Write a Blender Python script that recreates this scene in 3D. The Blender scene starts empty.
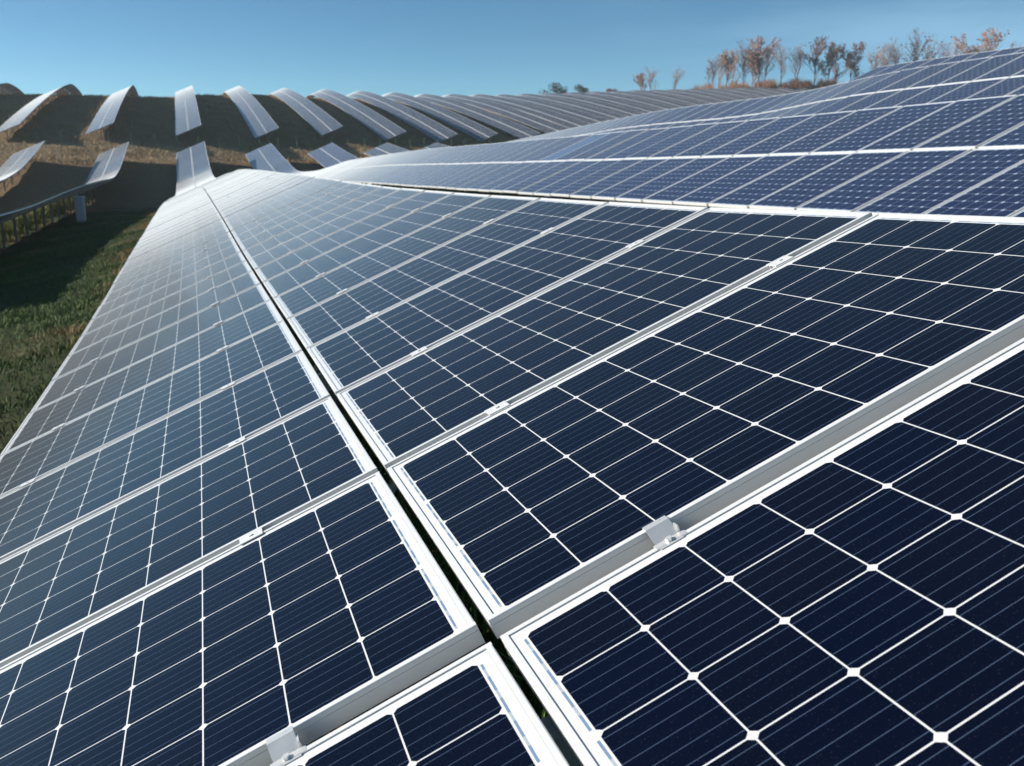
import bpy, math, random
import numpy as np
from mathutils import Matrix, Vector

random.seed(7)
rng = np.random.default_rng(11)
S = bpy.context.scene
COL = S.collection
R = math.radians

# ------------------------------------------------------------------ camera, sky, sun, exposure
cam_d = bpy.data.cameras.new('camera')
cam = bpy.data.objects.new('camera', cam_d)
COL.objects.link(cam)
cam_d.sensor_fit = 'HORIZONTAL'
cam_d.sensor_width = 36.0
cam_d.lens = 36.0 * 975.0 / 1024.0
cam_d.clip_start = 0.05
cam_d.clip_end = 6000
fw = Vector((0.289343, 0.92617352, -0.24183307)).normalized()
rt = fw.cross(Vector((0, 0, 1))).normalized()
upv = rt.cross(fw)
cm = Matrix(((rt.x, upv.x, -fw.x, -0.42001568), (rt.y, upv.y, -fw.y, -1.47114822), (rt.z, upv.z, -fw.z, 0.80720584), (0, 0, 0, 1)))
cam.matrix_world = cm
cam_d.dof.use_dof = True
cam_d.dof.focus_distance = 2.3
cam_d.dof.aperture_fstop = 8.0
S.camera = cam

SUN_EL = 18.5
SUN_AZ = -67.0          # degrees from +Y (towards the far hill), negative = to the left
world = bpy.data.worlds.new('World')
S.world = world
world.use_nodes = True
nt = world.node_tree
nt.nodes.clear()
wo = nt.nodes.new('ShaderNodeOutputWorld')
bg = nt.nodes.new('ShaderNodeBackground')
sky = nt.nodes.new('ShaderNodeTexSky')
sky.sky_type = 'NISHITA'
sky.sun_disc = False
sky.sun_elevation = R(SUN_EL)
sky.sun_rotation = R(SUN_AZ)
sky.altitude = 200
sky.air_density = 1.0
sky.dust_density = 0.15
sky.ozone_density = 3.0
bg.inputs['Strength'].default_value = 0.073
# deep autumn sky: the band just above the horizon keeps the blue of the sky a little higher up
tcw = nt.nodes.new('ShaderNodeTexCoord')
vma = nt.nodes.new('ShaderNodeVectorMath'); vma.operation = 'MULTIPLY_ADD'
vma.inputs[1].default_value = (1, 1, 2.4); vma.inputs[2].default_value = (0, 0, 0.03)
vmn = nt.nodes.new('ShaderNodeVectorMath'); vmn.operation = 'NORMALIZE'
nt.links.new(tcw.outputs['Generated'], vma.inputs[0]); nt.links.new(vma.outputs[0], vmn.inputs[0]); nt.links.new(vmn.outputs[0], sky.inputs[0])
tint = nt.nodes.new('ShaderNodeMix'); tint.data_type = 'RGBA'; tint.blend_type = 'MULTIPLY'
tint.inputs[0].default_value = 1.0; tint.inputs[7].default_value = (0.70, 1.06, 1.08, 1)
nt.links.new(sky.outputs[0], tint.inputs[6]); nt.links.new(tint.outputs[2], bg.inputs['Color'])
# thin high veil of cloud, thicker towards the right
sep = nt.nodes.new('ShaderNodeSeparateXYZ'); nt.links.new(tcw.outputs['Generated'], sep.inputs[0])
mp = nt.nodes.new('ShaderNodeMapping'); mp.inputs['Scale'].default_value = (1.6, 1.6, 9.0); mp.inputs['Rotation'].default_value = (0.10, 0.06, 0.3)
nt.links.new(tcw.outputs['Generated'], mp.inputs[0])
nz = nt.nodes.new('ShaderNodeTexNoise'); nz.inputs['Scale'].default_value = 2.2; nz.inputs['Detail'].default_value = 6; nz.inputs['Roughness'].default_value = 0.5
nt.links.new(mp.outputs[0], nz.inputs['Vector'])
m1 = nt.nodes.new('ShaderNodeMapRange'); m1.interpolation_type = 'SMOOTHSTEP'
for i, q in enumerate((0.25, 0.75, 0.10, 1.0)): m1.inputs[i + 1].default_value = q
nt.links.new(nz.outputs['Fac'], m1.inputs[0])
m2 = nt.nodes.new('ShaderNodeMapRange'); m2.interpolation_type = 'SMOOTHSTEP'
for i, q in enumerate((0.2, 0.9, 0.0, 0.45)): m2.inputs[i + 1].default_value = q
nt.links.new(sep.outputs[0], m2.inputs[0])
m3 = nt.nodes.new('ShaderNodeMath'); m3.operation = 'MULTIPLY'
nt.links.new(m1.outputs[0], m3.inputs[0]); nt.links.new(m2.outputs[0], m3.inputs[1])
cl = nt.nodes.new('ShaderNodeMix'); cl.data_type = 'RGBA'; cl.inputs[7].default_value = (4.8, 7.4, 9.4, 1)
nt.links.new(m3.outputs[0], cl.inputs[0]); nt.links.new(tint.outputs[2], cl.inputs[6]); nt.links.new(cl.outputs[2], bg.inputs['Color'])
nt.links.new(bg.outputs[0], wo.inputs['Surface'])

sun_d = bpy.data.lights.new('sun', 'SUN')
sun_d.energy = 5.0
sun_d.angle = R(0.53)
sun_d.color = (1.0, 0.93, 0.82)
sun = bpy.data.objects.new('sun', sun_d)
COL.objects.link(sun)
sdir = Vector((math.sin(R(SUN_AZ)) * math.cos(R(SUN_EL)), math.cos(R(SUN_AZ)) * math.cos(R(SUN_EL)), math.sin(R(SUN_EL))))
sun.rotation_euler = sdir.to_track_quat('Z', 'Y').to_euler()
sun.location = sdir * 60

S.view_settings.view_transform = 'Standard'
S.view_settings.look = 'None'
S.view_settings.gamma = 1
S.view_settings.use_curve_mapping = False
S.view_settings.exposure = 0.85
S.render.engine = 'CYCLES'
S.cycles.max_bounces = 6
S.cycles.use_denoising = True

# ------------------------------------------------------------------ helpers
def link(o, parent=None):
    COL.objects.link(o)
    if parent is not None:
        o.parent = parent
    return o

def tag(o, label=None, cat=None, group=None, kind=None):
    if label: o['label'] = label
    if cat: o['category'] = cat
    if group: o['group'] = group
    if kind: o['kind'] = kind
    return o

def empty(name, loc=(0, 0, 0)):
    o = bpy.data.objects.new(name, None)
    o.empty_display_size = 0.3
    o.location = loc
    return link(o)

class MB:
    """collects shapes and links them as one mesh"""
    def __init__(s):
        s.v = []; s.f = []; s.uv = []; s.mi = []
    def face_block(s, vs, fs, uvs=None, mi=0):
        n = len(s.v)
        s.v += [tuple(p) for p in vs]
        for q, f in enumerate(fs):
            s.f.append([i + n for i in f])
            s.uv.append(uvs[q] if uvs else [(0, 0)] * len(f))
            s.mi.append(mi)
    def box(s, a, b, mi=0, M=None):
        (x0, y0, z0), (x1, y1, z1) = a, b
        vs = [(x0, y0, z0), (x1, y0, z0), (x1, y1, z0), (x0, y1, z0), (x0, y0, z1), (x1, y0, z1), (x1, y1, z1), (x0, y1, z1)]
        if M is not None: vs = [tuple(M @ Vector(p)) for p in vs]
        s.face_block(vs, [(0, 3, 2, 1), (4, 5, 6, 7), (0, 1, 5, 4), (1, 2, 6, 5), (2, 3, 7, 6), (3, 0, 4, 7)], None, mi)
    def tube(s, p, q, r0, r1=None, n=8, mi=0, caps=True):
        r1 = r0 if r1 is None else r1
        p, q = Vector(p), Vector(q)
        d = (q - p).normalized()
        a = d.orthogonal().normalized(); b = d.cross(a)
        vs = []
        for c, r in ((p, r0), (q, r1)):
            for i in range(n):
                t = 2 * math.pi * i / n
                vs.append(c + a * (math.cos(t) * r) + b * (math.sin(t) * r))
        fs = [(i, (i + 1) % n, n + (i + 1) % n, n + i) for i in range(n)]
        if caps:
            fs.append(tuple(range(n))[::-1]); fs.append(tuple(range(n, 2 * n)))
        s.face_block(vs, fs, None, mi)
    def loft(s, rings, closed=True, mi=0):
        n = len(rings[0]); vs = [p for r in rings for p in r]; fs = []
        for j in range(len(rings) - 1):
            for i in range(n if closed else n - 1):
                fs.append((j * n + i, j * n + (i + 1) % n, (j + 1) * n + (i + 1) % n, (j + 1) * n + i))
        fs.append(tuple(range(n))[::-1]); fs.append(tuple(range((len(rings) - 1) * n, len(rings) * n)))
        s.face_block(vs, fs, None, mi)
    def mesh(s, name, mats, smooth=False):
        me = bpy.data.meshes.new(name)
        me.from_pydata(s.v, [], s.f)
        for m in mats if isinstance(mats, (list, tuple)) else [mats]:
            me.materials.append(m)
        ul = me.uv_layers.new(name='UVMap')
        ul.data.foreach_set('uv', np.array([c for f in s.uv for p in f for c in p], dtype=np.float32))
        me.polygons.foreach_set('material_index', np.array(s.mi, dtype=np.int32))
        if smooth:
            me.polygons.foreach_set('use_smooth', np.ones(len(s.f), dtype=bool))
        me.update()
        return me
    def build(s, name, mats, parent=None, smooth=False):
        return link(bpy.data.objects.new(name, s.mesh(name, mats, smooth)), parent)

def mesh_np(name, V, F, mat, attr=None):
    """V (n,3), F (m,3) triangles; attr: dict of per-vertex floats"""
    me = bpy.data.meshes.new(name)
    me.vertices.add(len(V)); me.vertices.foreach_set('co', np.asarray(V, np.float32).ravel())
    k = F.shape[1]
    me.loops.add(F.size); me.loops.foreach_set('vertex_index', np.asarray(F, np.int32).ravel())
    me.polygons.add(len(F))
    me.polygons.foreach_set('loop_start', np.arange(0, F.size, k, dtype=np.int32))
    me.polygons.foreach_set('loop_total', np.full(len(F), k, dtype=np.int32))
    me.materials.append(mat)
    if attr:
        for nm, a in attr.items():
            at = me.attributes.new(nm, 'FLOAT', 'POINT')
            at.data.foreach_set('value', np.asarray(a, np.float32))
    me.update(); me.validate()
    return me

# ------------------------------------------------------------------ materials
class NG:
    def __init__(s, name):
        s.m = bpy.data.materials.new(name); s.m.use_nodes = True
        s.t = s.m.node_tree; s.b = s.t.nodes['Principled BSDF']
    def n(s, typ, **kw):
        o = s.t.nodes.new(typ)
        for k, v in kw.items(): setattr(o, k, v)
        return o
    def set(s, sock, v):
        if isinstance(v, bpy.types.NodeSocket): s.t.links.new(v, sock)
        else: sock.default_value = v
    def math(s, op, a, b=0.0, c=None, clamp=False):
        o = s.n('ShaderNodeMath', operation=op); o.use_clamp = clamp
        s.set(o.inputs[0], a); s.set(o.inputs[1], b)
        if c is not None: s.set(o.inputs[2], c)
        return o.outputs[0]
    def lt(s, a, b): return s.math('LESS_THAN', a, b)
    def gt(s, a, b): return s.math('GREATER_THAN', a, b)
    def mul(s, *a):
        r = a[0]
        for q in a[1:]: r = s.math('MULTIPLY', r, q)
        return r
    def mix(s, f, a, b):
        o = s.n('ShaderNodeMix', data_type='RGBA')
        s.set(o.inputs[0], f)
        for i, v in ((6, a), (7, b)):
            s.set(o.inputs[i], (*v, 1) if isinstance(v, tuple) and len(v) == 3 else v)
        return o.outputs[2]
    def noise(s, scale, detail=3, vec=None, rough=0.55, dim='3D'):
        o = s.n('ShaderNodeTexNoise'); o.noise_dimensions = dim
        o.inputs['Scale'].default_value = scale; o.inputs['Detail'].default_value = detail; o.inputs['Roughness'].default_value = rough
        if vec is not None: s.set(o.inputs['Vector'], vec)
        return o.outputs['Fac']
    def ramp(s, f, stops):
        o = s.n('ShaderNodeValToRGB'); s.set(o.inputs[0], f)
        e = o.color_ramp.elements
        while len(e) < len(stops): e.new(0.5)
        for q, (p, c) in zip(e, stops):
            q.position = p; q.color = (*c, 1)
        return o.outputs[0]
    def rng(s, v, a, b, c=0.0, d=1.0):
        o = s.n('ShaderNodeMapRange'); s.set(o.inputs[0], v)
        for i, x in enumerate((a, b, c, d)): s.set(o.inputs[i + 1], x)
        return o.outputs[0]
    def bump(s, h, strength, dist):
        o = s.n('ShaderNodeBump'); o.inputs['Strength'].default_value = strength; o.inputs['Distance'].default_value = dist
        s.set(o.inputs['Height'], h); s.set(s.b.inputs['Normal'], o.outputs[0])
    def p(s, **kw):
        for k, v in kw.items():
            s.set(s.b.inputs[k.replace('_', ' ')], (*v, 1) if isinstance(v, tuple) and len(v) == 3 else v)

def cell_material(name, cell, cell2, chamfer, nbus, framed, busmix=0.55, vmod=1.024, back=(0.57, 0.585, 0.60)):
    g = NG(name)
    uv = g.n('ShaderNodeUVMap'); uv.uv_map = 'UVMap'
    sp = g.n('ShaderNodeSeparateXYZ'); g.t.links.new(uv.outputs[0], sp.inputs[0])
    U, Vr = sp.outputs[0], sp.outputs[1]
    if framed:
        pid = g.math('FLOOR', g.math('DIVIDE', Vr, vmod))
        V = g.math('SUBTRACT', Vr, g.mul(pid, vmod))
        oi = g.n('ShaderNodeObjectInfo')
        wn0 = g.n('ShaderNodeTexWhiteNoise'); wn0.noise_dimensions = '2D'
        cb0 = g.n('ShaderNodeCombineXYZ'); g.set(cb0.inputs[0], pid); g.set(cb0.inputs[1], g.math('MULTIPLY', oi.outputs['Random'], 93.0))
        g.t.links.new(cb0.outputs[0], wn0.inputs['Vector'])
        prand = wn0.outputs['Value']
    else:
        V = Vr
        oi = g.n('ShaderNodeObjectInfo'); prand = oi.outputs['Random']
    cu = g.math('DIVIDE', g.math('SUBTRACT', U, 0.0375), 0.1575)
    cv = g.math('DIVIDE', g.math('SUBTRACT', V, 0.0130), 0.1575)
    ins = g.mul(g.gt(cu, 0.0), g.lt(cu, 10.0), g.gt(cv, 0.0), g.lt(cv, 6.0))
    a = g.math('ABSOLUTE', g.math('SUBTRACT', g.math('FRACT', cu), 0.5))
    fv = g.math('FRACT', cv)
    b = g.math('ABSOLUTE', g.math('SUBTRACT', fv, 0.5))
    hs = 0.4910
    cellm = g.mul(ins, g.lt(g.math('MAXIMUM', a, b), hs), g.lt(g.math('ADD', a, b), 2 * hs - chamfer))
    bl = g.math('ABSOLUTE', g.math('SUBTRACT', g.math('FRACT', g.math('MULTIPLY', fv, float(nbus))), 0.5))
    bus = g.mul(ins, g.lt(bl, 0.5 * 0.0009 / (0.1575 / nbus)))
    # per cell and per panel tint
    cb = g.n('ShaderNodeCombineXYZ')
    g.set(cb.inputs[0], g.math('FLOOR', cu)); g.set(cb.inputs[1], g.math('FLOOR', cv)); g.set(cb.inputs[2], g.math('MULTIPLY', prand, 71.0))
    wn = g.n('ShaderNodeTexWhiteNoise'); wn.noise_dimensions = '3D'; g.t.links.new(cb.outputs[0], wn.inputs['Vector'])
    f = g.math('ADD', g.math('MULTIPLY', wn.outputs['Value'], 0.45), g.math('MULTIPLY', prand, 0.55))
    cc = g.mix(f, cell, cell2)
    # fine dust specks and a thin film that is stronger at the lower edge
    tc = g.n('ShaderNodeTexCoord')
    film = g.noise(3.0, 5, tc.outputs['Object'])
    speck = g.rng(g.noise(420.0, 0, tc.outputs['Object']), 0.76, 0.80)
    cc = g.mix(g.math('MULTIPLY', film, 0.006), cc, (0.30, 0.30, 0.30))
    cc = g.mix(g.math('MULTIPLY', speck, 0.03), cc, (0.5, 0.5, 0.5))
    cc = g.mix(g.math('MULTIPLY', bus, busmix), cc, (0.13, 0.20, 0.33))
    col = g.mix(cellm, back, cc)
    # ribbons at both ends, each bridging two strings
    fr2 = g.math('FRACT', g.math('ADD', g.math('DIVIDE', cv, 2.0), 0.0))
    seg = g.math('LESS_THAN', g.math('ABSOLUTE', g.math('SUBTRACT', fr2, 0.5)), 0.46)
    eU = g.math('MINIMUM', g.math('ABSOLUTE', g.math('SUBTRACT', U, 0.0325)), g.math('ABSOLUTE', g.math('SUBTRACT', U, 1.6175)))
    rib = g.mul(g.lt(eU, 0.0024), seg, g.gt(cv, 0.06), g.lt(cv, 5.94))
    rtone = g.gt(g.math('FRACT', g.math('MULTIPLY', cv, 2.3)), 0.35)
    col = g.mix(g.math('MULTIPLY', rib, 0.85), col, g.mix(rtone, (0.26, 0.31, 0.36), (0.06, 0.14, 0.27)))
    rough = 0.16
    if framed:
        fr = g.math('MAXIMUM', g.math('MAXIMUM', g.lt(U, 0.011), g.gt(U, 1.639)), g.math('MAXIMUM', g.lt(V, 0.012), g.gt(V, 0.978)))
        gap = g.gt(V, 0.991)
        col = g.mix(fr, col, (0.72, 0.73, 0.74))
        col = g.mix(gap, col, (0.03, 0.03, 0.03))
        rough = g.math('ADD', g.math('MULTIPLY', fr, 0.25), 0.16)
    g.p(Base_Color=col, Roughness=rough, IOR=1.21)
    # dust film plus painted sun glare: the pale coat thickens as the view gets shallower
    lw = g.n('ShaderNodeLayerWeight'); lw.inputs['Blend'].default_value = 0.5
    cosv = g.math('MAXIMUM', g.math('SUBTRACT', 1.0, lw.outputs['Facing']), 0.004)
    dust_glare = g.math('SUBTRACT', 1.0, g.math('POWER', 2.71828, g.math('MULTIPLY', g.math('POWER', g.math('DIVIDE', g.math('MULTIPLY_ADD', film, 0.016, 0.046), cosv), 3.0), -1.0)))
    df = g.n('ShaderNodeBsdfDiffuse'); df.inputs['Color'].default_value = (0.51, 0.55, 0.58, 1)
    ms = g.n('ShaderNodeMixShader'); g.set(ms.inputs[0], dust_glare)
    g.t.links.new(g.b.outputs[0], ms.inputs[1]); g.t.links.new(df.outputs[0], ms.inputs[2])
    g.t.links.new(ms.outputs[0], g.t.nodes['Material Output'].inputs['Surface'])
    return g.m

M = {}
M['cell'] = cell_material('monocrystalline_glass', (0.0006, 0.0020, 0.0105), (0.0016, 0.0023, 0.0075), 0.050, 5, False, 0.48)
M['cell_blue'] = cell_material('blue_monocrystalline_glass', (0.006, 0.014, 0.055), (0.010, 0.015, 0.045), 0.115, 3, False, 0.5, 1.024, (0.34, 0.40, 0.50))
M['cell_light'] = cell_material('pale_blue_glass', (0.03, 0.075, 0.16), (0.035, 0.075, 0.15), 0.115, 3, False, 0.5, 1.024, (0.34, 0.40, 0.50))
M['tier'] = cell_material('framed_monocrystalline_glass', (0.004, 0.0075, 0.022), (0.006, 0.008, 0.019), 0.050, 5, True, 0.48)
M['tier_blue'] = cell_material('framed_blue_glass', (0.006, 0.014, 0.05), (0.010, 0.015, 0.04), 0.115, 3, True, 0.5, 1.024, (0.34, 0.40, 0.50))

def simple(name, col, rough=0.5, metal=0.0, var=0.15, scale=8.0, bump=0.0):
    g = NG(name)
    tc = g.n('ShaderNodeTexCoord')
    nz = g.noise(scale, 4, tc.outputs['Object'])
    dark = tuple(c * (1 - var) for c in col); lite = tuple(min(1, c * (1 + var)) for c in col)
    g.p(Base_Color=g.mix(nz, dark, lite), Roughness=g.rng(nz, 0.3, 0.7, rough * 0.85, min(1, rough * 1.15)), Metallic=metal)
    if bump: g.bump(nz, bump, 0.02)
    return g.m
M['alu'] = simple('anodised_aluminium', (0.64, 0.65, 0.65), 0.34, 0.15, 0.05, 14.0)
M['back'] = simple('white_backsheet', (0.6, 0.61, 0.62), 0.6)
M['steel'] = simple('galvanised_steel', (0.46, 0.47, 0.47), 0.45, 0.3, 0.18, 9.0)
M['shiny'] = simple('bright_clamp_metal', (0.72, 0.72, 0.71), 0.3, 0.55, 0.10, 30.0)
M['post'] = simple('shade_darkened_steel_post', (0.22, 0.22, 0.215), 0.6, 0.2, 0.2, 9.0)  # steel darkened in its colour to show the posts' backlit side
M['black'] = simple('black_rubber', (0.02, 0.02, 0.02), 0.6)
M['cabinet'] = simple('painted_cabinet', (0.55, 0.57, 0.60), 0.45, 0.0, 0.06)
M['green_paint'] = simple('green_coated_wire', (0.02, 0.13, 0.075), 0.5)
M['bark'] = simple('grey_brown_bark', (0.22, 0.17, 0.145), 0.9, 0, 0.3, 3.0)
M['twig'] = simple('bare_twigs', (0.27, 0.195, 0.165), 0.9, 0, 0.3, 0.8)
M['rust_leaf'] = simple('rusty_leaves', (0.31, 0.175, 0.13), 0.8, 0, 0.4, 0.9)
M['dark_leaf'] = simple('dark_evergreen_leaves', (0.055, 0.07, 0.03), 0.8, 0, 0.4, 0.9)
M['shrub'] = simple('russet_shrub_twigs', (0.27, 0.13, 0.065), 0.9, 0, 0.4, 0.25)

# ------------------------------------------------------------------ terrain: heights of each panel row's centre line, then the ground 1.25 m below
HG = 1.25
D1, D2 = 7.75, 9.7
def drift(y):
    return -0.0115 * y
def xa(k, y): return -0.02 + D1 * k + drift(y)
def xb(k, y): return -0.02 + D2 * k + drift(y)
ROWA = {
    -3: [(-20, -1.6), (10, -2.2), (40, -2.9), (75, -3.0), (95, -2.3), (108, 0.0)],
    -2: [(-20, -1.0), (10, -1.7), (40, -2.7), (70, -2.95), (82, -2.82), (91, -2.32), (97.5, -1.6), (110, 0.1)],
    -1: [(-20, -0.2), (0, -0.85), (10, -1.2), (20, -1.65), (33, -2.14), (41, -2.28), (50, -2.3), (60, -2.36), (72, -2.54), (86, -2.78), (93, -2.45), (103, -1.35), (114, 0.0)],
    0: [(-20, 0.9), (-8, 0.38), (0, 0.0), (2.05, -0.0976), (3.1, -0.135), (4.1, -0.168), (5, -0.2), (7, -0.262), (9, -0.318), (15, -0.42), (22, -0.56), (30, -0.72), (40, -0.98), (50, -1.40), (57, -1.70), (70, -2.35), (84, -2.75), (94, -2.5), (105, -1.45), (115, -0.15)],
    1: [(-20, 1.6), (-5, 1.12), (5.5, 0.80), (9, 0.68), (12.4, 0.58), (16.3, 0.465), (20, 0.36), (24, 0.24), (30, 0.07), (37, -0.12), (45, -0.38), (54, -0.76), (62, -1.1), (70, -1.65), (80, -2.25), (92, -2.6), (104, -1.8), (121, -0.27)],
    2: [(-20, 3.0), (0, 2.5), (8, 2.25), (15, 2.05), (20, 1.9), (25, 1.53), (33, 1.3), (41, 0.85), (48, 0.40), (60, -0.4), (75, -1.7), (93, -2.5), (110, -1.4), (125, -0.2)],
    3: [(-20, 4.1), (5, 3.45), (18, 3.1), (25, 3.0), (31, 2.87), (40, 2.2), (55, 0.8), (75, -1.0), (95, -2.2), (115, -1.1), (129, -0.2)],
    4: [(-20, 5.0), (10, 4.0), (31, 3.2), (55, 1.2), (80, -0.8), (100, -1.9), (120, -1.0), (134, -0.2)],
    6: [(-20, 6), (20, 4.5), (50, 2.6), (90, -0.3), (120, -1.2), (143, -0.1)],
}
def b_ends(k):
    """start and crest (y, height) of hill row k"""
    ys, zs = {-3: (121, 1.7), -2: (122, 1.9), -1: (123, 2.1), 0: (127, 1.95), 1: (132.5, 1.7), 2: (142, 2.05), 3: (145, 1.4), 4: (152, 1.1), 5: (162, 1.25)}.get(k, (162 + 6 * (k - 5), 1.3 + 0.1 * (k - 5)))
    yc = {-3: 184, -2: 184, -1: 185, 0: 204, 1: 226, 2: 228}.get(k, 228 + 8 * (k - 2) if k <= 10 else 292 + 5 * (k - 10))
    if k < 0: zc = 9.3
    else:
        py = np.interp(k, [0, 1, 2, 3, 4, 5, 6, 9, 12, 15, 20, 26], [87.5, 88, 90, 91, 92.5, 94, 95.5, 96, 94, 92, 90, 87])
        zc = 0.14 + (140 - py) / 975.0 * (0.289 * (D2 * k - 0.0115 * yc) + 0.926 * (yc + 1.5))
    return ys, zs, yc, float(zc)
def b_profile(k, y):
    ys, zs, yc, zc = b_ends(k)
    t = (y - ys) / (yc - ys)
    if t <= 1:
        t = max(t, -0.1)
        return zs + (zc - zs) * (1 - abs(1 - t) ** 1.3)
    c = 0.0035 if k < 4 else 0.0009
    return zc - c * (y - yc) ** 2 if y < yc + 24 else zc - c * 576 - 48 * c * (y - yc - 24)
def pchip(P):
    x = np.array([p[0] for p in P], float); z = np.array([p[1] for p in P], float)
    h = np.diff(x); d = np.diff(z) / h
    m = np.zeros_like(z); m[0] = d[0]; m[-1] = d[-1]
    for i in range(1, len(x) - 1):
        if d[i - 1] * d[i] > 0:
            w1, w2 = 2 * h[i] + h[i - 1], h[i] + 2 * h[i - 1]
            m[i] = (w1 + w2) / (w1 / d[i - 1] + w2 / d[i])
    def f(y):
        i = int(np.clip(np.searchsorted(x, y) - 1, 0, len(h) - 1))
        t = (y - x[i]) / h[i]
        if t > 1: return float(z[-1] + m[-1] * (y - x[-1]))
        return float((2 * t**3 - 3 * t**2 + 1) * z[i] + (t**3 - 2 * t**2 + t) * h[i] * m[i] + (-2 * t**3 + 3 * t**2) * z[i + 1] + (t**3 - t**2) * h[i] * m[i + 1])
    return f
PROF = {k: pchip(L) for k, L in ROWA.items()}
pts = []
for k, L in ROWA.items():
    for y in np.arange(-20, L[-1][0] + .1, 6.0): pts.append((xa(k, y), y, PROF[k](y) - HG))
    pts.append((xa(k, L[-1][0]), L[-1][0], L[-1][1] - HG))
for k in list(range(-3, 7)) + [8, 11, 14, 17, 20, 23, 26]:
    ys, zs, yc, zc = b_ends(k)
    for t in (0, .2, .4, .6, .8, 1.0):
        y = ys + (yc - ys) * t
        pts.append((xb(k, y), y, b_profile(k, y) - HG))
    for dy in (12, 24, 50, 90):
        pts.append((xb(k, yc + dy), yc + dy, b_profile(k, yc + dy) - HG))
for x, y, z in [(-60, -20, -4.5), (-60, 40, -5), (-60, 90, -4.0), (-60, 120, 0.6), (-60, 180, 7.6), (-60, 230, 4), (-60, 290, -8), (-60, 420, -30),
                (120, -20, 9), (120, 40, 5.5), (120, 90, 1), (120, 130, -1.6), (240, 0, 12), (240, 80, 4), (240, 140, 0), (240, 220, 3), (330, 180, 3), (330, 60, 8), (330, 420, 18)]:
    pts.append((x, y, z))
pts = np.array(pts)
SX = 0.75
def _phi(r): return r ** 3
PX = pts[:, :2] * [SX, 1.0] / 100.0
Aq = _phi(np.linalg.norm(PX[:, None] - PX[None], axis=2)) + np.eye(len(PX)) * 6e-5
Bq = np.c_[np.ones(len(PX)), PX]
KK = np.block([[Aq, Bq], [Bq.T, np.zeros((3, 3))]])
WQ = np.linalg.solve(KK, np.r_[pts[:, 2], 0, 0, 0])
def ground_np(x, y):
    q = np.stack([np.asarray(x, float) * SX, np.asarray(y, float)], -1) / 100.0
    sh = q.shape[:-1]; q = q.reshape(-1, 2)
    out = np.zeros(len(q))
    for s in range(0, len(q), 4000):
        c = q[s:s + 4000]
        out[s:s + 4000] = _phi(np.linalg.norm(c[:, None] - PX[None], axis=2)) @ WQ[:-3] + np.c_[np.ones(len(c)), c] @ WQ[-3:]
    return out.reshape(sh)
def ground(x, y): return float(ground_np(np.array([x]), np.array([y]))[0])

def axis(parts):
    a = []
    for lo, hi, st in parts:
        a += list(np.arange(lo, hi - 1e-6, st))
    a.append(parts[-1][1])
    return np.array(a)
gx = axis([(-440, -100, 20), (-100, -40, 5), (-40, 40, 1.0), (40, 120, 2.0), (120, 330, 5), (330, 640, 20)])
gy = axis([(-240, -40, 20), (-40, 60, 1.0), (60, 260, 1.6), (260, 420, 4), (420, 740, 20)])
XX, YY = np.meshgrid(gx, gy)
cx = np.clip(XX, -60, 330); cy = np.clip(YY, -20, 420)
ZZ = ground_np(cx, cy)
far = np.hypot(XX - cx, YY - cy)
ZZ = ZZ - np.minimum(far, 200) * 0.06 * (YY > -20)
# gentle unevenness
ZZ += 0.03 * np.sin(XX * 1.3 + 0.6 * np.sin(YY * 0.7)) * np.cos(YY * 0.9) + 0.02 * np.sin(XX * 2.7 - YY * 2.1)
V = np.stack([XX, YY, ZZ], -1).reshape(-1, 3)
ny, nx = XX.shape
idx = np.arange(nx * ny).reshape(ny, nx)
F = np.stack([idx[:-1, :-1], idx[:-1, 1:], idx[1:, 1:], idx[1:, :-1]], -1).reshape(-1, 4)

g = NG('dry_meadow_ground')
geo = g.n('ShaderNodeNewGeometry')
sp = g.n('ShaderNodeSeparateXYZ'); g.t.links.new(geo.outputs['Position'], sp.inputs[0])
n1 = g.noise(0.35, 6, geo.outputs['Position']); n2 = g.noise(6.0, 5, geo.outputs['Position'], 0.7); n3 = g.noise(40.0, 3, geo.outputs['Position'], 0.7)
dry = g.ramp(n2, [(0.28, (0.14, 0.085, 0.045)), (0.5, (0.32, 0.215, 0.115)), (0.70, (0.50, 0.37, 0.21))])
grn = g.ramp(n2, [(0.25, (0.03, 0.042, 0.016)), (0.55, (0.065, 0.095, 0.03)), (0.8, (0.15, 0.15, 0.06))])
nearf = g.rng(sp.outputs[1], 62.0, 95.0, 0.62, 0.0)
amt = g.rng(g.math('ADD', g.math('SUBTRACT', n1, 0.5), nearf), 0.38, 0.62)
col = g.mix(amt, dry, grn)
# bare track between the two tiers of rows, soil painted paler to look sunlit
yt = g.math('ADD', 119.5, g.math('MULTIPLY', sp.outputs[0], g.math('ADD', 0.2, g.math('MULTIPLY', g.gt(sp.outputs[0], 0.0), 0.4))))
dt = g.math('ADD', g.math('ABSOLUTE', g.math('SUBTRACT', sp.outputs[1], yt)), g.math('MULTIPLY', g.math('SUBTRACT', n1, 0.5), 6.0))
sunlit_track = g.ramp(n2, [(0.25, (0.34, 0.23, 0.13)), (0.5, (0.52, 0.38, 0.23)), (0.75, (0.62, 0.48, 0.31))])
col = g.mix(g.rng(dt, 3.0, 5.0, 0.95, 0.0), col, sunlit_track)
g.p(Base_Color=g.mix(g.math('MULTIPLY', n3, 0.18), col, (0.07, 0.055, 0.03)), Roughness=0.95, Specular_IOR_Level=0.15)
g.bump(g.math('ADD', n2, n3), 1.0, 0.25)
M['ground'] = g.m
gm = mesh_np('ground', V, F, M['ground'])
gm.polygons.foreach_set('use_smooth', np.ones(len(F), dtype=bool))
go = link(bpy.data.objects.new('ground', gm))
tag(go, 'rolling meadow of dry and green grass under the panel rows', 'ground', kind='structure')

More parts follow.
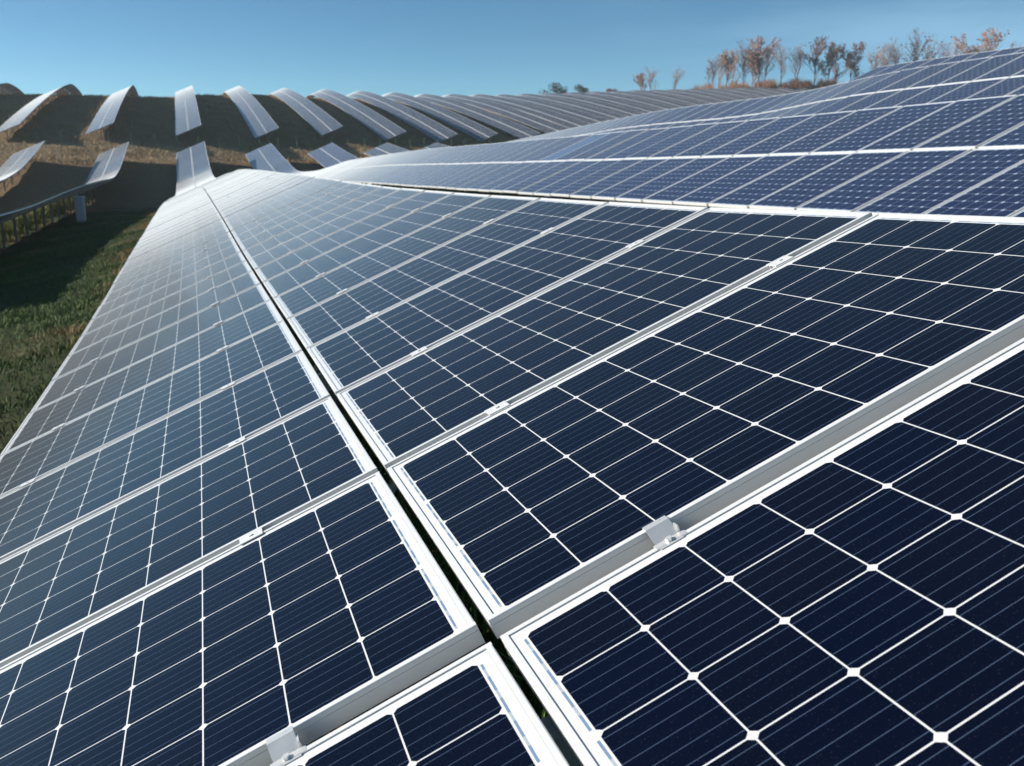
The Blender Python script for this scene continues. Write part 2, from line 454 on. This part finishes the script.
# ------------------------------------------------------------------ solar rows
TILT = R(23.02)
PL, PW, PITCH, FH = 1.65, 0.991, 1.024, 0.040
GAPU = 0.042
def frame_mesh(name, lip, mat):
    m = MB()
    t = 0.0; b = -FH
    # lip-topped frame bars with a small chamfered outer edge: long bars along u, short bars butted between
    def bar(pq, nrm, L):
        p, d = pq
        c = 0.0022
        prof = [(0, b), (0, -0.0125), (0.0012, -0.0118), (0.0012, -0.0106), (0, -0.0098), (0, t - c), (c * .35, t - c * .35), (c, t), (lip, t), (lip, -0.0065), (0.003, -0.0065), (0.003, b + 0.002), (lip * 2, b + 0.002), (lip * 2, b)]
        rings = []
        for s in (0, L):
            rings.append([Vector(p) + Vector(d) * s + Vector(nrm) * o + Vector((0, 0, z)) for o, z in prof])
        m.loft(rings)
    bar(((0, 0, 0), (1, 0, 0)), (0, 1, 0), PL)
    bar(((0, PW, 0), (1, 0, 0)), (0, -1, 0), PL)
    bar(((0, lip, 0), (0, 1, 0)), (1, 0, 0), PW - 2 * lip)
    bar(((PL, lip, 0), (0, 1, 0)), (-1, 0, 0), PW - 2 * lip)
    return m.mesh(name, mat)
def glass_mesh(name, mat, lip):
    m = MB()
    e = lip - 0.003
    z1, z0 = -0.0030, -0.0055
    x0, x1, y0, y1 = lip + 0.0005, PL - lip - 0.0005, lip + 0.0005, PW - lip - 0.0005
    m.face_block([(x0, y0, z1), (x1, y0, z1), (x1, y1, z1), (x0, y1, z1)], [(0, 1, 2, 3)], [[(x0, y0), (x1, y0), (x1, y1), (x0, y1)]], 0)
    m.face_block([(x0, y0, z0), (x1, y0, z0), (x1, y1, z0), (x0, y1, z0)], [(3, 2, 1, 0)], None, 1)
    return m.mesh(name, [mat, M['back']])
FR = frame_mesh('panel_frame', 0.0125, M['alu'])
GL = glass_mesh('glass_face', M['cell'], 0.0125)
GLB = glass_mesh('glass_face_blue', M['cell_blue'], 0.0125)
GLP = glass_mesh('glass_face_pale', M['cell_light'], 0.0125)
def clamp_mesh():
    m = MB()
    gp = PITCH - PW
    # top plate with turned-up rims lying over both frames, web down the gap, bolt head
    m.box((-0.032, -gp / 2 - 0.009, 0.0006), (0.032, gp / 2 + 0.009, 0.0028))
    m.box((-0.032, -0.011, -0.045), (0.032, -0.008, 0.0004)); m.box((-0.032, 0.008, -0.045), (0.032, 0.011, 0.0004))
    m.tube((0, 0, 0.0029), (0, 0, 0.0060), 0.0065, None, 6)
    return m.mesh('panel_clamp', M['alu'])
CL = clamp_mesh()
def step_clamp_mesh(gap, step):
    """folded bracket that holds two panels of different height: upper tab, sloped web, lower tab, side cheek"""
    m = MB()
    y1, y0 = 0.012, -gap - 0.016
    prof = [(y1, 0.001), (-0.004, 0.001), (-gap + 0.004, -step + 0.001), (y0, -step + 0.001)]
    th = 0.003
    for (a, b), (c, d) in zip(prof[:-1], prof[1:]):
        ring0 = [Vector((-0.024, a, b)), Vector((-0.024, c, d)), Vector((-0.024, c, d + th)), Vector((-0.024, a, b + th))]
        ring1 = [Vector((0.024, p.y, p.z)) for p in ring0]
        m.loft([ring0, ring1])
    m.box((0.0245, -gap + 0.005, -0.045), (0.028, -0.003, -0.004))
    m.box((-0.030, -gap - 0.012, -step + 0.0006), (0.034, -gap + 0.0035, -step + 0.0045))
    m.tube((0, y0 + 0.011, -step + 0.0042), (0, y0 + 0.011, -step + 0.010), 0.007, None, 6)
    return m.mesh('step_clamp', M['shiny'])

ROOTS = {}
def stations(xf, zf, y0, y1, exact=False):
    """frames (origin, u, v, n) of consecutive panel pairs from y0 on"""
    out = []
    y = y0
    while y < y1:
        P = Vector((xf(y), y, zf(xf(y), y)))
        y2 = y + PITCH
        for _ in range(3):
            Q = Vector((xf(y2), y2, zf(xf(y2), y2)))
            y2 = y + (y2 - y) * PITCH / (Q - P).length
        v = (Q - P).normalized()
        u = Vector((math.cos(TILT), 0, math.sin(TILT))); u = (u - v * u.dot(v)).normalized()
        out.append((P, u, v, u.cross(v)))
        y = y2
    return out
def mat4(P, u, v, n):
    return Matrix(((u.x, v.x, n.x, P.x), (u.y, v.y, n.y, P.y), (u.z, v.z, n.z, P.z), (0, 0, 0, 1)))

def add_panel(root, fr, gl):
    o = link(bpy.data.objects.new('solar_panel', fr), root)
    gq = link(bpy.data.objects.new('glass_face', gl), o)
    return o
def strip(root, name, sts, u0, mat, kind=None, v_start=0.0):
    """one tier of many panels as a continuous folded slab with thickness"""
    m = MB()
    n = len(sts)
    ends = [s[0] for s in sts] + [sts[-1][0] + sts[-1][2] * PITCH]
    us = [s[1] for s in sts] + [sts[-1][1]]; ns = [s[3] for s in sts] + [sts[-1][3]]
    inv = root.matrix_world.inverted()
    for j in range(n):
        A, B = ends[j], ends[j + 1]
        c = []
        for P, u, nn in ((A, us[j], ns[j]), (B, us[j + 1], ns[j + 1])):
            for du in (u0, u0 + PL):
                for dz in (0, -FH):
                    c.append(inv @ (P + u * du + nn * dz))
        a0, a0b, a1, a1b, b0, b0b, b1, b1b = c
        v0, v1 = v_start + j * PITCH, v_start + (j + 1) * PITCH - 1e-4
        m.face_block([a0, a1, b1, b0], [(0, 1, 2, 3)], [[(0, v0), (PL, v0), (PL, v1), (0, v1)]], 0)
        m.face_block([a0b, a1b, b1b, b0b], [(3, 2, 1, 0)], None, 2)
        m.face_block([a0, b0, b0b, a0b], [(0, 1, 2, 3)], None, 1)
        m.face_block([a1, b1, b1b, a1b], [(3, 2, 1, 0)], None, 1)
        if j == 0: m.face_block([a0, a1, a1b, a0b], [(3, 2, 1, 0)], None, 1)
        if j == n - 1: m.face_block([b0, b1, b1b, b0b], [(0, 1, 2, 3)], None, 1)
    o = m.build(name, [mat, M['alu'], M['back']], root)
    if kind: o['kind'] = kind
    return o
def rails(root, sts):
    inv = root.matrix_world.inverted()
    for du in (-PL - GAPU + 0.35, -GAPU - 0.35, 0.35, PL - 0.35):
        m = MB(); rings = []
        for (P, u, v, n) in sts[::2] + [(sts[-1][0] + sts[-1][2] * PITCH, *sts[-1][1:])]:
            c = P + u * du - n * (FH + 0.001)
            rings.append([inv @ (c + u * a - n * b) for a, b in ((-0.02, 0), (0.02, 0), (0.02, 0.05), (-0.02, 0.05))])
        m.loft(rings); m.build('rail', M['steel'], root)
def supports(root, sts, every, first=1, lim=45, two=True, start=None):
    inv = root.matrix_world.inverted()
    n_ = 0
    for j in range(first, len(sts), every):
        if n_ >= lim: break
        n_ += 1
        P, u, v, n = sts[j]
        P = P + v * (0.80 if j != first or not two else 0.83)
        m = MB()
        T = inv @ mat4(P, u, v, n)
        m.box((-PL - GAPU + 0.15, -0.03, -FH - 0.137), (PL - 0.15, 0.03, -FH - 0.052), 0, T)
        m.build('rafter', M['steel'], root)
        m = MB()
        top = P + u * (-0.02) - n * (FH + 0.139)
        gz = ground(top.x, top.y)
        a = inv @ Vector((top.x, top.y, gz - 0.15)); b = inv @ top
        m.box((a.x - 0.05, a.y - 0.035, a.z), (a.x + 0.05, a.y + 0.035, b.z)); m.build('post', M['post'], root)
        if two:
            m = MB()
            q = P + u * (PL * 0.62) - n * (FH + 0.139)
            m.tube(inv @ Vector((top.x + 0.055, top.y, gz + 0.25 * (top.z - gz))), inv @ q, 0.025, None, 6)
            m.build('brace', M['steel'], root)

def row_root(label, loc, group):
    r = empty('solar_panel_row', loc)
    bpy.context.view_layer.update()
    tag(r, label, 'solar panels', group)
    return r


# --- row A, right under the camera
SL = -0.04753842
def zA(x, y):
    return SL * y if y < 2.06 else PROF[0](y)
def xA(y): return -0.0115 * (y - 5.0 * (1 - math.exp(-y / 5.0))) if y > 0 else 0.0
rowA = row_root('nearest dark panel row, filling the foreground on both sides of a black gap', (0, 0, SL * 0 - HG), 'rows on the near slope')
stA = stations(xA, zA, 0.0095, 116.5)
vA, uA, nA = stA[0][2], stA[0][1], stA[0][3]
STEP, GP0 = 0.020, 0.034
for q in (1, 2):
    rot = Matrix.Rotation(0.011, 3, uA)
    v0, n0 = rot @ vA, rot @ nA
    end = uA * 0.003 - vA * (GP0 - 0.009) - nA * (STEP - 0.004) if q == 1 else stA[0][0] - vA * (PITCH - PW)
    stA.insert(0, (end - v0 * PW, uA, v0, n0))
NEAR = 50
for j, (P, u, v, n) in enumerate(stA[:NEAR]):
    jz = random.uniform(-0.004, 0.004) if j > 4 else 0.0
    for u0 in (0.0, -PL - GAPU + 0.002):
        add_panel(rowA, FR, GL).matrix_basis = rowA.matrix_world.inverted() @ mat4(P + u * (u0 + ((0.022 if j < 2 else 0.019) if u0 < 0 else 0)) + v * (0.010 if j > 1 and u0 < 0 else 0) + n * (jz + (random.uniform(-.002, .002) if j > 4 else 0)), u, v, n)
stp = stA[NEAR:]
for u0 in (0.0, -PL - GAPU + 0.002):
    pass
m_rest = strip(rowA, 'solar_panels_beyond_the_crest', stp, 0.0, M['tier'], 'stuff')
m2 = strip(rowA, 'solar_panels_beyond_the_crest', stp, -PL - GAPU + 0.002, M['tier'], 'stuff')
back = []  # row's unseen continuation, slope steepened to block low sky light
yb = stA[0][0]
for q in range(9):
    d = Matrix.Rotation(-0.075, 3, uA) @ vA
    back.append((yb - d * PITCH * (q + 1) - Vector((0, 0, 0.01)), uA, d, uA.cross(d)))
back = back[::-1]
strip(rowA, 'solar_panels_behind', back, 0.0, M['tier'], 'stuff'); strip(rowA, 'solar_panels_behind', back, -PL - GAPU, M['tier'], 'stuff')
rails(rowA, stA)
supports(rowA, stA, 3, first=1, lim=40)
SC = step_clamp_mesh(GP0, STEP)
cl_u = (0.345, 1.30, -PL - GAPU + 0.35, -GAPU - 0.35)
for j in range(1, 25):
    P, u, v, n = stA[j]
    for du in cl_u:
        if j == 2:
            o = link(bpy.data.objects.new('step_clamp', SC), rowA)
            o.matrix_basis = rowA.matrix_world.inverted() @ mat4(P + u * du, u, v, n)
        else:
            o = link(bpy.data.objects.new('panel_clamp', CL), rowA)
            o.matrix_basis = rowA.matrix_world.inverted() @ mat4(P + u * du - v * (PITCH - PW) / 2 + n * 0.0, u, v, n)

# --- the other rows of the near slope
def detailed_row(k, label, y0, y1, near, gl, tier, pale=()):
    xf = lambda y: xa(k, y) + 0.02
    root = row_root(label, (xf(y0), y0, ground(xf(y0), y0)), 'rows on the near slope')
    sts = stations(xf, lambda x, y: PROF[k](y), y0, y1)
    inv = root.matrix_world.inverted()
    for j, (P, u, v, n) in enumerate(sts[:near]):
        jz = random.uniform(-0.006, 0.006)
        for t, u0 in enumerate((0.0, -PL - GAPU)):
            add_panel(root, FR, GLP if (j, t) in pale else gl).matrix_basis = inv @ mat4(P + u * u0 + n * jz, u, v, n)
    if len(sts) > near:
        strip(root, 'solar_panels_farther_on', sts[near:], 0.0, tier, 'stuff')
        strip(root, 'solar_panels_farther_on', sts[near:], -PL - GAPU, tier, 'stuff')
    rails(root, sts); supports(root, sts, 3)
    return root, sts
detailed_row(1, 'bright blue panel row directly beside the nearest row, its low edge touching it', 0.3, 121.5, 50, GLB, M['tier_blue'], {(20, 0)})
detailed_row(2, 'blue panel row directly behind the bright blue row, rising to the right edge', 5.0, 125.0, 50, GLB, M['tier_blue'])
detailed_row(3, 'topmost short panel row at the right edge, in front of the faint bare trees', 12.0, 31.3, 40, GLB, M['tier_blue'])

def plain_row(zf, xf, label, y0, y1, tier, group, every=4, lim=40, two=True):
    root = row_root(label, (xf(y0), y0, ground(xf(y0), y0)), group)
    sts = stations(xf, lambda x, y: zf(y), y0, y1)
    strip(root, 'panel_tier', sts, 0.0, tier); strip(root, 'panel_tier', sts, -PL - GAPU, tier)
    supports(root, sts, every, first=0, lim=lim, two=two)
    return root, sts
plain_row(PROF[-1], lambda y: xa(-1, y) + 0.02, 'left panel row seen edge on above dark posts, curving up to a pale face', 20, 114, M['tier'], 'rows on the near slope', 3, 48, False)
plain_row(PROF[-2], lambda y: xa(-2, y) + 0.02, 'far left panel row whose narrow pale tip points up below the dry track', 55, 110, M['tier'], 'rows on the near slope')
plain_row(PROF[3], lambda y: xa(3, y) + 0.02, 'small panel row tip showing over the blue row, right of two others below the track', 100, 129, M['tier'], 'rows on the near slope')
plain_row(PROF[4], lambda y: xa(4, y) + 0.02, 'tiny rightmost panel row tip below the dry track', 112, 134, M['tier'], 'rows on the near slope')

ORD = ['', 'first', 'second', 'third', 'fourth', 'fifth', 'sixth', 'seventh', 'eighth', 'ninth', 'tenth', 'eleventh', 'twelfth', 'thirteenth', 'fourteenth', 'fifteenth', 'sixteenth', 'seventeenth', 'eighteenth', 'nineteenth', 'twentieth', 'twenty first', 'twenty second', 'twenty third', 'twenty fourth', 'twenty fifth', 'twenty sixth']
HILL = {-3: 'hill row at the left edge, seen only as a dark rounded hump on the skyline',
        -2: 'hill row slanting up from the left edge into a dark skyline hump',
        -1: 'hill row leaning right under a small dark arch, left of the upright one',
        0: 'upright pale hill row straight above the nearest row\'s gap'}
for k in range(-3, 27):
    ys, zs, yc, zc = b_ends(k)
    lab = HILL.get(k) or '%s panel row to the right of the upright one on the far hill' % ORD[k]
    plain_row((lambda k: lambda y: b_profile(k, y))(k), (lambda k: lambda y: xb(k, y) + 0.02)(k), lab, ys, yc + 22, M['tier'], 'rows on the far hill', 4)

# ------------------------------------------------------------------ small things and planting
# inverter cabinet below the left row
y = 55.5
x = xa(-1, y) + 1.75
z = ground(x, y)
cab = empty('inverter_cabinet', (x, y, z))
tag(cab, 'tall pale grey electrical cabinet under the edge of the left panel row', 'electrical cabinet')
m = MB(); m.box((-0.22, -0.2, 0.12), (0.22, 0.2, 1.30)); m.build('body', M['cabinet'], cab)
m = MB(); m.box((-0.22, -0.225, 0.16), (-0.005, -0.202, 1.26)); m.build('door', M['cabinet'], cab)
m = MB(); m.box((0.005, -0.225, 0.16), (0.22, -0.202, 1.26)); m.build('door', M['cabinet'], cab)
m = MB(); m.box((-0.27, -0.27, 1.302), (0.27, 0.24, 1.34)); m.build('roof', M['cabinet'], cab)
m = MB(); m.box((-0.2, -0.16, -0.1), (0.2, 0.16, 0.118)); m.build('plinth', M['steel'], cab)

# fence along the dry track
fen = empty('wire_fence', (0, 122, ground(0, 122)))
bpy.context.view_layer.update()
tag(fen, 'thin green wire fence running along the dry track at the foot of the hill', 'fence')
inv = fen.matrix_world.inverted()
prev = None
wires = [MB() for _ in range(4)]
for i in range(46):
    x = -34 + 2.4 * i
    y = 122.0 + 0.62 * x if x > 0 else 122.0 + 0.2 * x
    z = ground(x, y)
    m = MB(); m.tube(inv @ Vector((x, y, z - 0.1)), inv @ Vector((x, y, z + 1.7)), 0.035, None, 6); m.build('fence_post', M['green_paint'], fen)
    if prev:
        for q, h in enumerate((0.25, 0.7, 1.15, 1.6)):
            wires[q].tube(inv @ (prev + Vector((0, 0, h))), inv @ (Vector((x, y, z + h))), 0.006, None, 4)
    prev = Vector((x, y, z))
for w in wires: w.build('wire', M['green_paint'], fen)

# grass -----------------------------------------------------------------
def leaf_mat(name, c0, c1, c2):
    g = NG(name)
    at = g.n('ShaderNodeAttribute'); at.attribute_name = 'tint'
    geo = g.n('ShaderNodeNewGeometry')
    c = g.ramp(at.outputs['Fac'], [(0.0, c0), (0.55, c1), (1.0, c2)])
    g.p(Base_Color=c, Roughness=0.8, Specular_IOR_Level=0.2)
    return g.m
M['grass'] = leaf_mat('green_grass_blades', (0.04, 0.075, 0.022), (0.085, 0.145, 0.04), (0.17, 0.205, 0.065))
M['drygrass'] = leaf_mat('dry_grass_blades', (0.20, 0.12, 0.05), (0.36, 0.25, 0.12), (0.48, 0.37, 0.21))
M['straw'] = leaf_mat('sunlit_dry_grass_blades', (0.34, 0.23, 0.12), (0.55, 0.41, 0.24), (0.66, 0.53, 0.34))  # dry grass colour raised to stand in for sun on the track
M['weed'] = leaf_mat('yellow_green_weeds', (0.08, 0.12, 0.03), (0.22, 0.23, 0.07), (0.38, 0.27, 0.14))
def blades(name, x, y, hmin, hmax, w, mat, label, lean=0.5, cat='grass'):
    n = len(x)
    z = ground_np(x, y)
    h = hmin + (hmax - hmin) * rng.uniform(0, 1, n); a = rng.uniform(0, 2 * np.pi, n); ww = w * rng.uniform(0.6, 1.4, n)
    l = rng.normal(0, lean, (n, 2)) * h[:, None]
    dx, dy = np.cos(a) * ww, np.sin(a) * ww
    base = np.stack([x, y, z - 0.02], -1)
    V = np.empty((n, 5, 3))
    V[:, 0] = base + np.stack([dx, dy, 0 * dx], -1); V[:, 1] = base - np.stack([dx, dy, 0 * dx], -1)
    mid = base + np.stack([l[:, 0] * .35, l[:, 1] * .35, h * .6], -1)
    V[:, 2] = mid + np.stack([dx, dy, 0 * dx], -1) * .7; V[:, 3] = mid - np.stack([dx, dy, 0 * dx], -1) * .7
    V[:, 4] = base + np.stack([l[:, 0], l[:, 1], h], -1)
    o = (np.arange(n) * 5)[:, None]
    F = np.concatenate([o + [0, 1, 3], o + [0, 3, 2], o + [2, 3, 4]])
    pat = np.sin(x * 1.1 + 2 * np.sin(y * .23)) * .5 + np.sin(y * .61 + x * .4) * .35 + np.sin(x * 3.1 - y * 1.7) * .25
    t = np.repeat(np.clip(rng.normal(.40, .18, n) + .22 * pat, 0, 1), 5)
    ob = link(bpy.data.objects.new(name, mesh_np(name, V.reshape(-1, 3), F, mat, {'tint': t})))
    tag(ob, label, cat, kind='stuff')
    return ob
def scatter(n, x0, x1, y0, y1, yexp=1.0, clump=0.0, cn=200):
    y = y0 + (y1 - y0) * rng.uniform(0, 1, n) ** yexp
    x = rng.uniform(x0, x1, n)
    if clump:
        cx_ = rng.uniform(x0, x1, cn); cy_ = y0 + (y1 - y0) * rng.uniform(0, 1, cn) ** yexp
        i = rng.integers(0, cn, n)
        x = cx_[i] + rng.normal(0, clump, n); y = cy_[i] + rng.normal(0, clump, n)
    return x, y
x, y = scatter(110000, -7.0, -0.6, 2.0, 62, 1.7)
x2, y2 = scatter(30000, -7.0, -0.6, 2.0, 62, 1.7, 0.25, 500)
xx = np.r_[x, x2] + np.array([drift(q) for q in np.r_[y, y2]]); yy = np.r_[y, y2]
blades('green_grass', xx, yy, 0.03, 0.11, 0.007, M['grass'], 'short green grass in the shaded strip left of the nearest panel row')
x, y = scatter(9000, -3.2, -1.0, 1.0, 6.5, 1.0)
x2, y2 = scatter(5000, -2.6, -1.2, 12.0, 60, 1.3, 0.2, 60)
xx = np.r_[x, x2] + np.array([drift(q) for q in np.r_[y, y2]]); yy = np.r_[y, y2]
blades('dry_grass', xx, yy, 0.05, 0.22, 0.007, M['drygrass'], 'straw coloured dry grass along the low edge of the nearest panel row')
x, y = scatter(15000, -10.7, -8.2, 24, 92, 1.0, 0.22, 300)
x = x - 0.0115 * y
blades('yellow_weeds', x, y, 0.12, 0.75, 0.02, M['weed'], 'yellow green weeds growing between the dark posts of the left row', 0.35, 'weeds')
x, y = scatter(16000, 1.6, 6.6, 12, 70, 1.0, 0.25, 500)
blades('brown_tufts', x, y, 0.1, 0.45, 0.015, M['drygrass'], 'brown grass tufts in the narrow strip between nearest row and first blue row')
x, y = scatter(14000, -1.4, 1.4, -2.5, 6)
blades('undergrowth', x, y, 0.05, 0.3, 0.007, M['grass'], 'dark grass seen through the gap under the nearest row')
x = rng.uniform(-36, 75, 24000)
y = np.where(x > 0, 119.5 + 0.60 * x, 119.5 + 0.2 * x) + rng.normal(0, 2.6, 24000)
blades('track_grass', x, y, 0.06, 0.28, 0.03, M['straw'], 'dry grass coloured as if sunlit, covering the dry track between the two tiers of rows')
x, y = scatter(60000, -40, 80, 108, 215, 1.0, 0.5, 5200)
blades('hill_tufts', x, y, 0.1, 0.4, 0.04, M['drygrass'], 'dry tufts on the far hill and along the track')

# trees on the far ridge -----------------------------------------------------
def bare_tree(seed, H, spread, leafy):
    r = random.Random(seed)
    tr, tw, lf = MB(), MB(), MB()
    def leaf(p, s):
        a = Vector((r.uniform(-1, 1), r.uniform(-1, 1), r.uniform(-1, 1))).normalized(); b = a.orthogonal().normalized()
        lf.face_block([p - a * s, p + b * s * .7, p + a * s, p - b * s * .7], [(0, 1, 2, 3)])
    def grow(p, d, L, rad, lev):
        q = p
        segs = 3 if lev < 2 else 2
        for i in range(segs):
            d = (d + Vector((r.uniform(-1, 1), r.uniform(-1, 1), r.uniform(-.3, .6))) * (0.12 + .06 * lev)).normalized()
            q2 = q + d * (L / segs)
            (tr if lev < 2 else tw).tube(q, q2, rad * (1 - i / segs * .45), rad * (1 - (i + 1) / segs * .45), 5 if lev < 2 else 3, 0, False)
            q = q2
            if lev == 0:
                nb = 3 if i > 0 else 1
            else:
                nb = 2 if lev < 3 else 3
            if lev < 4:
                for _ in range(nb):
                    a = Vector((r.uniform(-1, 1), r.uniform(-1, 1), r.uniform(-.1, .9))).normalized()
                    nd = (d * (0.75 - 0.04 * lev) + a * spread).normalized()
                    grow(q, nd, L * r.uniform(.42, .62), rad * .5, lev + 1)
            if lev >= 3 and r.random() < leafy:
                leaf(q + Vector((r.uniform(-.2, .2),) * 3), r.uniform(.12, .26))
    grow(Vector((0, 0, -0.3)), Vector((r.uniform(-.06, .06), 0, 1)).normalized(), H * .62, H * .013 + .03, 0)
    return tr, tw, lf
PROTO = []
for sd, sp, lfy in ((3, .62, .10), (8, .5, .55), (15, .75, .04), (21, .45, .8), (33, .6, .02)):
    tr, tw, lf = bare_tree(sd, 12.0, sp, lfy)
    PROTO.append((tr.mesh('trunk', M['bark'], True), tw.mesh('crown', M['twig']), lf.mesh('leaves', M['rust_leaf'])))
def cam_dir(px):
    a = math.atan((px - 512) / 975.0) + R(17.35)
    return math.tan(a)
#   image column, forward y, proto, height scale, label
TREES = [
    (646, 262, 2, .50, 'small bare tree low on the ridge, leftmost of the bare trees'),
    (636, 260, 1, .42, 'low reddish tree beside the leftmost small bare tree on the ridge'),
    (668, 262, 4, .46, 'small pale bare tree in the gap before the tall tree clump'),
    (704, 258, 0, .80, 'slim bare tree on the left edge of the tall clump'),
    (716, 256, 1, .95, 'bare tree with reddish leaves, second in the tall clump'),
    (733, 256, 0, 1.0, 'grey bare tree in the middle of the tall clump'),
    (709, 262, 4, .9, 'pale slim bare tree between the two leftmost of the tall clump'),
    (725, 264, 2, .98, 'faint grey bare tree behind the left half of the tall clump'),
    (741, 266, 1, .92, 'reddish bare tree set back in the middle of the tall clump'),
    (754, 262, 0, .9, 'bare tree on the right edge of the tall clump'),
    (747, 254, 3, 1.03, 'tall rust leaved tree, fullest of the ridge clump'),
    (769, 254, 4, 1.0, 'thin dark bare tree just right of the rust leaved clump'),
    (784, 252, 2, .95, 'spreading pale bare tree between thin dark one and reddish pair'),
    (801, 250, 3, 1.0, 'narrow reddish tree, left one of a pair'),
    (814, 250, 1, 1.02, 'broader reddish tree, right one of a pair'),
    (822, 250, 3, .55, 'short reddish sapling at the foot of the reddish pair'),
    (837, 248, 3, .95, 'lone narrow rust coloured tree standing apart'),
    (857, 248, 2, 1.05, 'pale bare tree right of the lone rust coloured tree'),
    (868, 248, 4, .9, 'faint slim bare tree just left of the short top panel row'),
    (880, 246, 4, 1.0, 'faint bare tree over the left end of the top panel row'),
    (893, 246, 0, 1.12, 'dense crowned bare tree above the top panel row'),
    (912, 246, 2, 1.12, 'wide faint bare tree above the top panel row'),
    (938, 244, 0, 1.15, 'bare tree crown half hidden behind the top panel row'),
    (960, 244, 3, 1.25, 'bare tree with a dark clump in its crown above the top row'),
    (976, 242, 2, 1.25, 'pale bare crown right of the one with the dark clump'),
    (1000, 242, 0, 1.25, 'rightmost bare tree crown, barely above the top panel row'),
]
for i, (px, yy_, pr, sc, lab) in enumerate(TREES):
    yy_, sc = yy_ + 112, sc * 1.45
    x = cam_dir(px) * (yy_ + 1.47) - 0.42
    r_ = empty('bare_tree', (x, yy_, ground(x, yy_)))
    tag(r_, lab, 'tree', 'bare trees on the far ridge')
    for me in PROTO[pr]:
        link(bpy.data.objects.new(me.name.split('.')[0], me), r_)
    r_.rotation_euler.z = i * 1.7
    sc *= 1.3 if px > 862 else (1.5 if px < 690 else 1.05)
    r_.scale = (sc * 1.05, sc * 1.05, sc * .92)

def shrub_mesh(seed, n, rx, rz, mat, size):
    r = np.random.default_rng(seed)
    d = r.normal(size=(n, 3)); d /= np.linalg.norm(d, axis=1)[:, None]
    lob = r.normal(size=(7, 3)) * [.5, .5, .35]
    c = lob[r.integers(0, 7, n)] + d * (r.uniform(0, 1, n) ** .4)[:, None] * .55
    c = c * [rx, rx, rz] + [0, 0, rz * .9]
    a = r.normal(size=(n, 3)); a /= np.linalg.norm(a, axis=1)[:, None]
    b = np.cross(a, r.normal(size=(n, 3))); b /= np.linalg.norm(b, axis=1)[:, None]
    s = size * r.uniform(.5, 1.3, n)[:, None]
    V = np.stack([c - a * s, c + b * s * .5, c + a * s, c - b * s * .5], 1).reshape(-1, 3)
    F = np.arange(4 * n).reshape(n, 4)
    return mesh_np('foliage', V, F, mat)
for i, (px, yy_, s, lab) in enumerate([(551, 245, 1.15, 'dark evergreen bush on the skyline, left and larger of two'), (560, 245, .95, 'round dark bush joined to the larger evergreen on the skyline'), (579, 245, .8, 'small dark evergreen bush alone on the skyline'), (607, 250, .6, 'low reddish bush on the skyline between evergreen and bare trees')]):
    yy_, s = yy_ + 75, s * 1.45
    x = cam_dir(px) * (yy_ + 1.47) - 0.42
    r_ = empty('skyline_bush', (x, yy_, ground(x, yy_)))
    tag(r_, lab, 'bush', 'bushes on the far ridge')
    link(bpy.data.objects.new('foliage', shrub_mesh(50 + i, 700, 1.9 * s, 2.0 * s, M['dark_leaf'] if i < 3 else M['rust_leaf'], .28)), r_)
    m = MB(); m.tube((0, 0, -.3), (0, 0, 1.2 * s), .09, .05, 6); m.build('stem', M['bark'], r_)
# russet thicket at the feet of the trees: nobody could count its stems
n = 22000
px = 640 + 215 * rng.beta(1.6, 1.0, n)
yy = rng.uniform(352, 374, n)
xx = np.tan(np.arctan((px - 512) / 975.0) + R(17.35)) * (yy + 1.47) - 0.42
hh = 0.35 + 0.65 * np.clip(np.sin(px * .21) * .35 + np.sin(px * .53 + 1) * .3 + np.sin(px * 1.13) * .2 + .55, 0, 1) * np.clip((px - 640) / 60, .2, 1)
blades('russet_thicket', xx, yy, 1.0, 6.0 * hh, 0.08, leaf_mat('russet_thicket_twigs', (0.20, 0.10, 0.06), (0.36, 0.18, 0.10), (0.46, 0.27, 0.16)), 'russet thicket along the ridge at the feet of the bare trees', .3, 'thicket')

# thin autumn haze over the whole site
HZ = 0.00024
g = bpy.data.materials.new('haze_air'); g.use_nodes = True
t_ = g.node_tree; t_.nodes.clear()
om = t_.nodes.new('ShaderNodeOutputMaterial'); pv = t_.nodes.new('ShaderNodeVolumePrincipled')
pv.inputs['Color'].default_value = (0.80, 0.92, 1.0, 1); pv.inputs['Density'].default_value = HZ; pv.inputs['Anisotropy'].default_value = 0.35
t_.links.new(pv.outputs[0], om.inputs['Volume'])
m = MB(); zl = float(ZZ.min()) - 1.0
m.box((-460, -260, zl), (660, 760, 42.0))
hz = m.build('haze', g); tag(hz, 'thin pale haze over the valley', kind='stuff')
